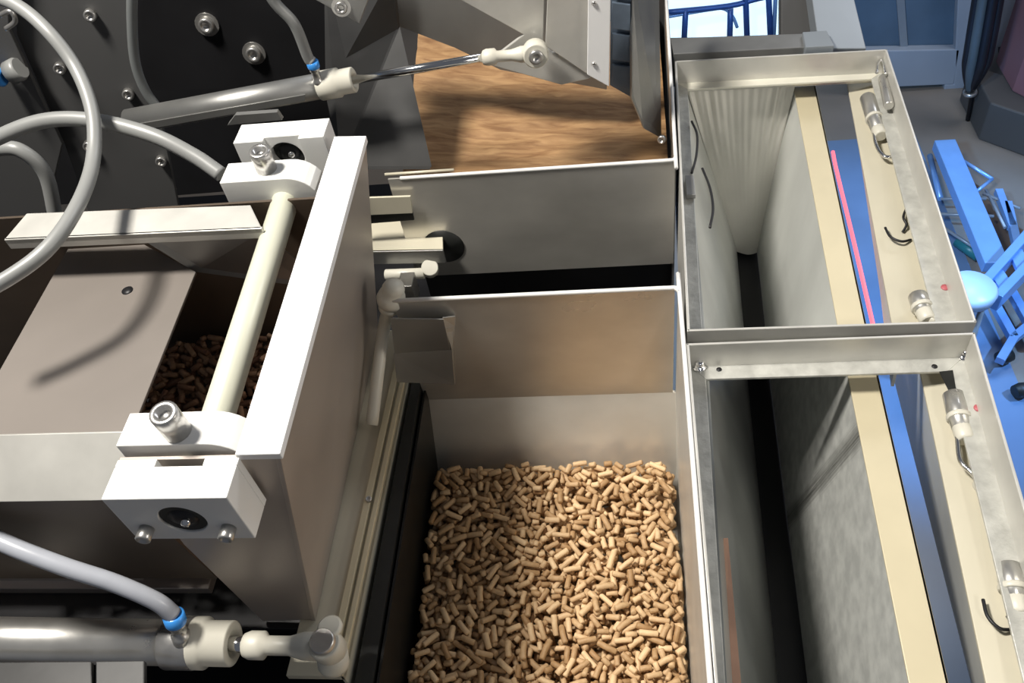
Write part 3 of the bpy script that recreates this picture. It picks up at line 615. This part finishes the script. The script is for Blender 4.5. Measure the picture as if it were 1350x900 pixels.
for p in ((948, 487), (1232, 483)): MB().lathe([(2.6, 0), (2.6, .4), (.1, .4)], S(*p, z=-32), (0, 0, 1), 14).build('screw_hole', 'black_steel', B2)
MB().slab([S(1238, 490, z=-31.6), S(1256, 488, z=-31.6), S(1260, 512, z=-31.6), S(1250, 514, z=-31.6)], (0, 0, .4)).build('cutout', 'black_rubber', B2)
for p in ((918, 101), (946, 104), (960, 104)): MB().lathe([(2.2, 0), (2.2, .4), (.1, .4)], S(*p, z=-32), (0, 0, 1), 12).build('screw_hole', 'reflection_hole_brown', B1)
# grips on the left ledge of the rear box
for pts in ([(912, 160), (919, 178), (918, 205), (912, 228)], [(926, 222), (936, 248), (940, 275), (936, 300)]):
    MB().tube([S(a, b_, z=-28) for a, b_ in pts], 1.5, 8).build('grip_wire', 'black_steel', B1)
MB().slab([S(903, 236, z=-30), S(914, 236, z=-30), S(917, 262, z=-30), S(905, 262, z=-30)], (0, 0, 6)).build('catch_plate', 'dull_steel', B1, .6)
bd = MB().slab([S(946, 712, z=-60), S(958, 712, z=-66), S(980, 960, z=-66), S(955, 960, z=-60)], (1, 0, 4)).build('brown_reflection', 'reflection_hole_brown'); tag(bd, 'reddish-brown reflection strip on the left wall of the front box', 'reflection')  # reflection on the chute wall, painted as a thin brown slab
tl = MB().tube([S(1098, 200, z=-130), S(1103, 225, z=-130), S(1126, 320, z=-130), S(1150, 424, z=-130), S(1156, 452, z=-130)], 2.4, 12).build('tube_lamp', 'tube_lamp'); tag(tl, 'glowing red-pink tube in the slot of the rear box', 'lamp')
# ------------------------------------------------------------------ machine parts behind the boxes
cr = thing('cross_rail', 'grey cross rail behind the rear box', 'rail', (110, 470, -60))
MB().slab([S(884, 50, z=0), S(1062, 44, z=0), S(1064, 62, z=0), S(888, 71, z=0)], (0, 0, -50)).build('rail', 'dull_steel', cr, 1)
MB().slab([S(1058, 42, z=6), S(1090, 40, z=6), S(1100, 60, z=6), S(1062, 62, z=6)], (0, 0, -50)).build('joint_plate', 'grey_post', cr, 1)
gp_ = thing('corner_post', 'light grey slanting post meeting the rear box corner', 'post', (240, 470, -100))
MB().slab([S(1062, -60, y=600), S(1112, -60, y=600), S(1142, 64, y=430), S(1080, 64, y=430)], (0, 8, -30)).build('post', 'grey_post', gp_, 1)
MB().slab([S(1030, -60, y=640), S(1066, -60, y=640), S(1084, 50, y=520), S(1030, 50, y=520)], (0, 8, -30)).build('side_panel', 'grey_panel', gp_, 1)
# support frame under the bins
sf = thing('support_frame', 'dark steel legs and beams carrying the bins', 'frame', (-150, 0, FLOOR))
for x, y in ((-900, -300), (-900, 600), (-320, 600), (-60, 600), (-60, -500), (-320, -500)): MB().box(x, x+40, y, y+40, FLOOR, -345).build('leg', 'dark_steel', sf)
for y in (-500, 60, 600): MB().box(-900, 20, y, y+40, -385, -345).build('beam', 'dark_steel', sf)
MB().box(-1000, 0, -520, 640, -345, -341).build('deck', 'black_steel', sf)
# ------------------------------------------------------------------ background right: cabinets, umbrella, step ladders
cw = thing('glass_cabinet', 'white cabinet with dark blue glass front, far right', 'cabinet', S(1230, 110, z=FLOOR))
yc = 2560
def G(px, py, y=yc): return S(px, py, y=y)
def gq(*pts, y=yc): return [G(a, b, y) for a, b in pts]
MB().slab(gq((1090, -80), (1268, -80), (1266, 60), (1130, 62)), (0, 14, 0)).build('glass', 'cabinet_glass', cw)
MB().slab(gq((1100, 61), (1262, 58), (1254, 104), (1120, 110)), (0, -40, 0)).build('plinth', 'cabinet_white', cw, 4)
MB().slab(gq((1262, -80), (1318, -80), (1283, 118), (1240, 118), (1242, 104), (1254, 104)), (0, -40, 0)).build('door_frame', 'cabinet_white', cw, 4)
MB().slab(gq((1175, -80), (1186, -80), (1196, 60), (1186, 60)), (0, -12, 0)).build('glazing_bar', 'grey_post', cw)
MB().slab(gq((1095, -80), (1310, -80), (1280, 112), (1122, 112), y=yc+20), (0, 300, 0)).build('carcass', 'cabinet_white', cw)
c2 = thing('side_cabinet', 'pale blue cabinet door with dark handle beside the folded umbrella', 'cabinet', S(1320, 118, z=FLOOR))
MB().slab(gq((1318, -80), (1400, -80), (1380, 110), (1282, 122), y=2470), (0, 40, 0)).build('door', 'cabinet_white', c2, 4)
MB().slab(gq((1316, 62), (1332, 60), (1330, 68), (1316, 69), y=2462), (0, -40, 0)).build('handle', 'black_cloth', c2)
um = thing('folded_umbrella', 'black folded umbrella with grey folds standing point down', 'umbrella', S(1276, 162, z=FLOOR))
tipp = S(1276, 158, z=FLOOR+2); topp = G(1318, -80, 2250); ad = (topp-tipp); 
MB().tube([tipp, topp], 9, 10).build('shaft', 'black_cloth', um)
for k in range(7):
    a = 2*math.pi*k/7+.3; w = Vector((math.cos(a), math.sin(a), 0)); R0 = 34
    c0 = G(1279, 118, 2280); c1 = G(1292, 60, 2260); c2_ = G(1316, -80, 2250)
    MB().tube([c0, c0.lerp(c1, .5)+w*R0*.8, c1+w*R0, c2_+w*R0*.95], 17, 10, 6).build('fold', 'black_cloth' if k % 4 else 'grey_cloth', um)
MB().lathe([(22, -8), (26, 0), (22, 8)], G(1279, 122, 2280), ad, 16).build('ring', 'bolt_steel', um)
rb_ = thing('dark_crate', 'dark crate with a reddish upper half at the right edge', 'crate', S(1320, 200, z=FLOOR))
MB().slab([S(1290, 184, z=FLOOR), S(1420, 232, z=FLOOR), S(1420, 232, z=FLOOR)+V(0, 260, 0), S(1290, 184, z=FLOOR)+V(0, 260, 0)], (0, 0, 160)).build('lower_body', 'grey_panel', rb_, 6)
MB().slab([S(1290, 184, z=FLOOR)+V(90, 60, 160), S(1420, 232, z=FLOOR)+V(0, 30, 160), S(1420, 232, z=FLOOR)+V(0, 260, 160), S(1290, 184, z=FLOOR)+V(90, 260, 160)], (0, 0, 420)).build('upper_body', 'red_panel', rb_, 6)
# far backlit pane with blue guard rail
bl = thing('light_panel', 'bright bluish-white backlit panel behind the blue guard rail', 'light panel', (450, 3040, FLOOR))
MB().slab([S(860, -60, y=3040), S(1060, -60, y=3040), S(1040, 47, y=3040), S(870, 50, y=3040)], (0, 30, 0)).build('panel', 'backlit', bl)
gr = thing('guard_rail', 'blue tubular guard rail in front of the bright panel', 'railing', S(950, 48, y=2900))
def R_(a, b_): return S(a, b_, y=2900)
MB().tube([R_(870, 17), R_(960, 8), R_(1000, -2), R_(1060, -14)], 12, 10, 4).build('top_rail', 'blue_paint', gr)
MB().tube([R_(870, 24), R_(935, 13), R_(955, 12), R_(966, 22), R_(972, 36)], 7, 10, 6).build('bent_rail', 'blue_alu', gr)
for a, a2 in ((902, 904), (962, 963), (985, 982), (1016, 1012)): MB().tube([R_(a2, -30 if a > 970 else 12), R_(a, 52)], 13, 10).build('post', 'blue_paint', gr)
MB().tube([R_(1024, -40), R_(1020, 52)], 9, 10).build('post', 'blue_alu', gr)
# blue-lit trestle and step ladder
def bar(b, a, c, w, h):
    a, c = Vector(a), Vector(c); d = (c-a).normalized(); s = d.cross(V(0, 0, 1)).normalized()*w/2; up = s.cross(d).normalized()*h/2
    return b.slab([a-s-up, a+s-up, a+s+up, a-s+up], c-a)
tr = thing('trestle', 'blue aluminium trestle lying on the floor behind the boxes', 'trestle', S(1270, 300, z=FLOOR))
def Fz(px, py, h=0): return S(px, py, z=FLOOR+h)
bar(MB(), Fz(1244, 190, 130), Fz(1312, 352, 130), 70, 40).build('main_beam', 'blue_alu', tr, 3)
for a, b_, w in (((1250, 200), (1308, 236), 18), ((1308, 236), (1285, 254), 16), ((1226, 205), (1240, 262), 26), ((1240, 262), (1300, 262), 14), ((1240, 282), (1310, 285), 14), ((1296, 255), (1345, 275), 14), ((1244, 300), (1290, 330), 14), ((1300, 250), (1325, 300), 14)):
    MB().tube([Fz(*a, 60), Fz(*b_, 60)], w*.38, 10).build('strut', 'blue_alu' if w > 15 else 'grey_post', tr)
MB().tube([Fz(1262, 318, 30), Fz(1290, 338, 30)], 18, 10).build('foot', 'teal', tr)
ld = thing('step_ladder', 'folded blue-lit aluminium step ladder at the right edge', 'ladder', S(1330, 440, z=FLOOR))
bar(MB(), Fz(1296, 378, 190), Fz(1400, 260, 190), 26, 60).build('stile', 'blue_alu', ld, 2)
bar(MB(), Fz(1312, 398, 190), Fz(1410, 296, 190), 26, 60).build('stile', 'blue_alu', ld, 2)
for t_ in (.15, .38, .61, .84):
    p0 = Fz(1296, 378, 190).lerp(Fz(1400, 260, 190), t_); p1 = Fz(1312, 398, 190).lerp(Fz(1410, 296, 190), t_); bar(MB(), p0, p1, 40, 14).build('step', 'blue_alu', ld, 1)
for a, b_ in (((1308, 396), (1336, 446)), ((1326, 372), (1370, 450)), ((1336, 446), (1318, 476)), ((1336, 446), (1380, 410)), ((1328, 268), (1342, 330)), ((1316, 252), (1334, 300))):
    bar(MB(), Fz(*a, 60), Fz(*b_, 60), 24, 24).build('leg', 'blue_alu', ld, 1)
for p in ((1324, 470), (1346, 514)): MB().lathe([(18, -20), (22, 0), (18, 22)], Fz(*p, 30), (1, .3, 0), 14).build('rubber_foot', 'black_rubber', ld)
st = thing('stool', 'pale blue round stool partly hidden behind the rear box corner', 'stool', S(1284, 400, z=FLOOR))
MB().lathe([(42, 0), (62, 8), (66, 34), (58, 44), (.5, 48)], Fz(1276, 392, 330), (0, 0, 1), 32).build('seat', 'stool_seat', st)
for k in range(4):
    a = math.pi/4+k*math.pi/2; c = Fz(1276, 392, 330)+V(0, 0, -330); MB().tube([c+V(math.cos(a)*42, math.sin(a)*42, 335), c+V(math.cos(a)*60, math.sin(a)*60, 0)], 8, 10).build('leg', 'grey_post', st)
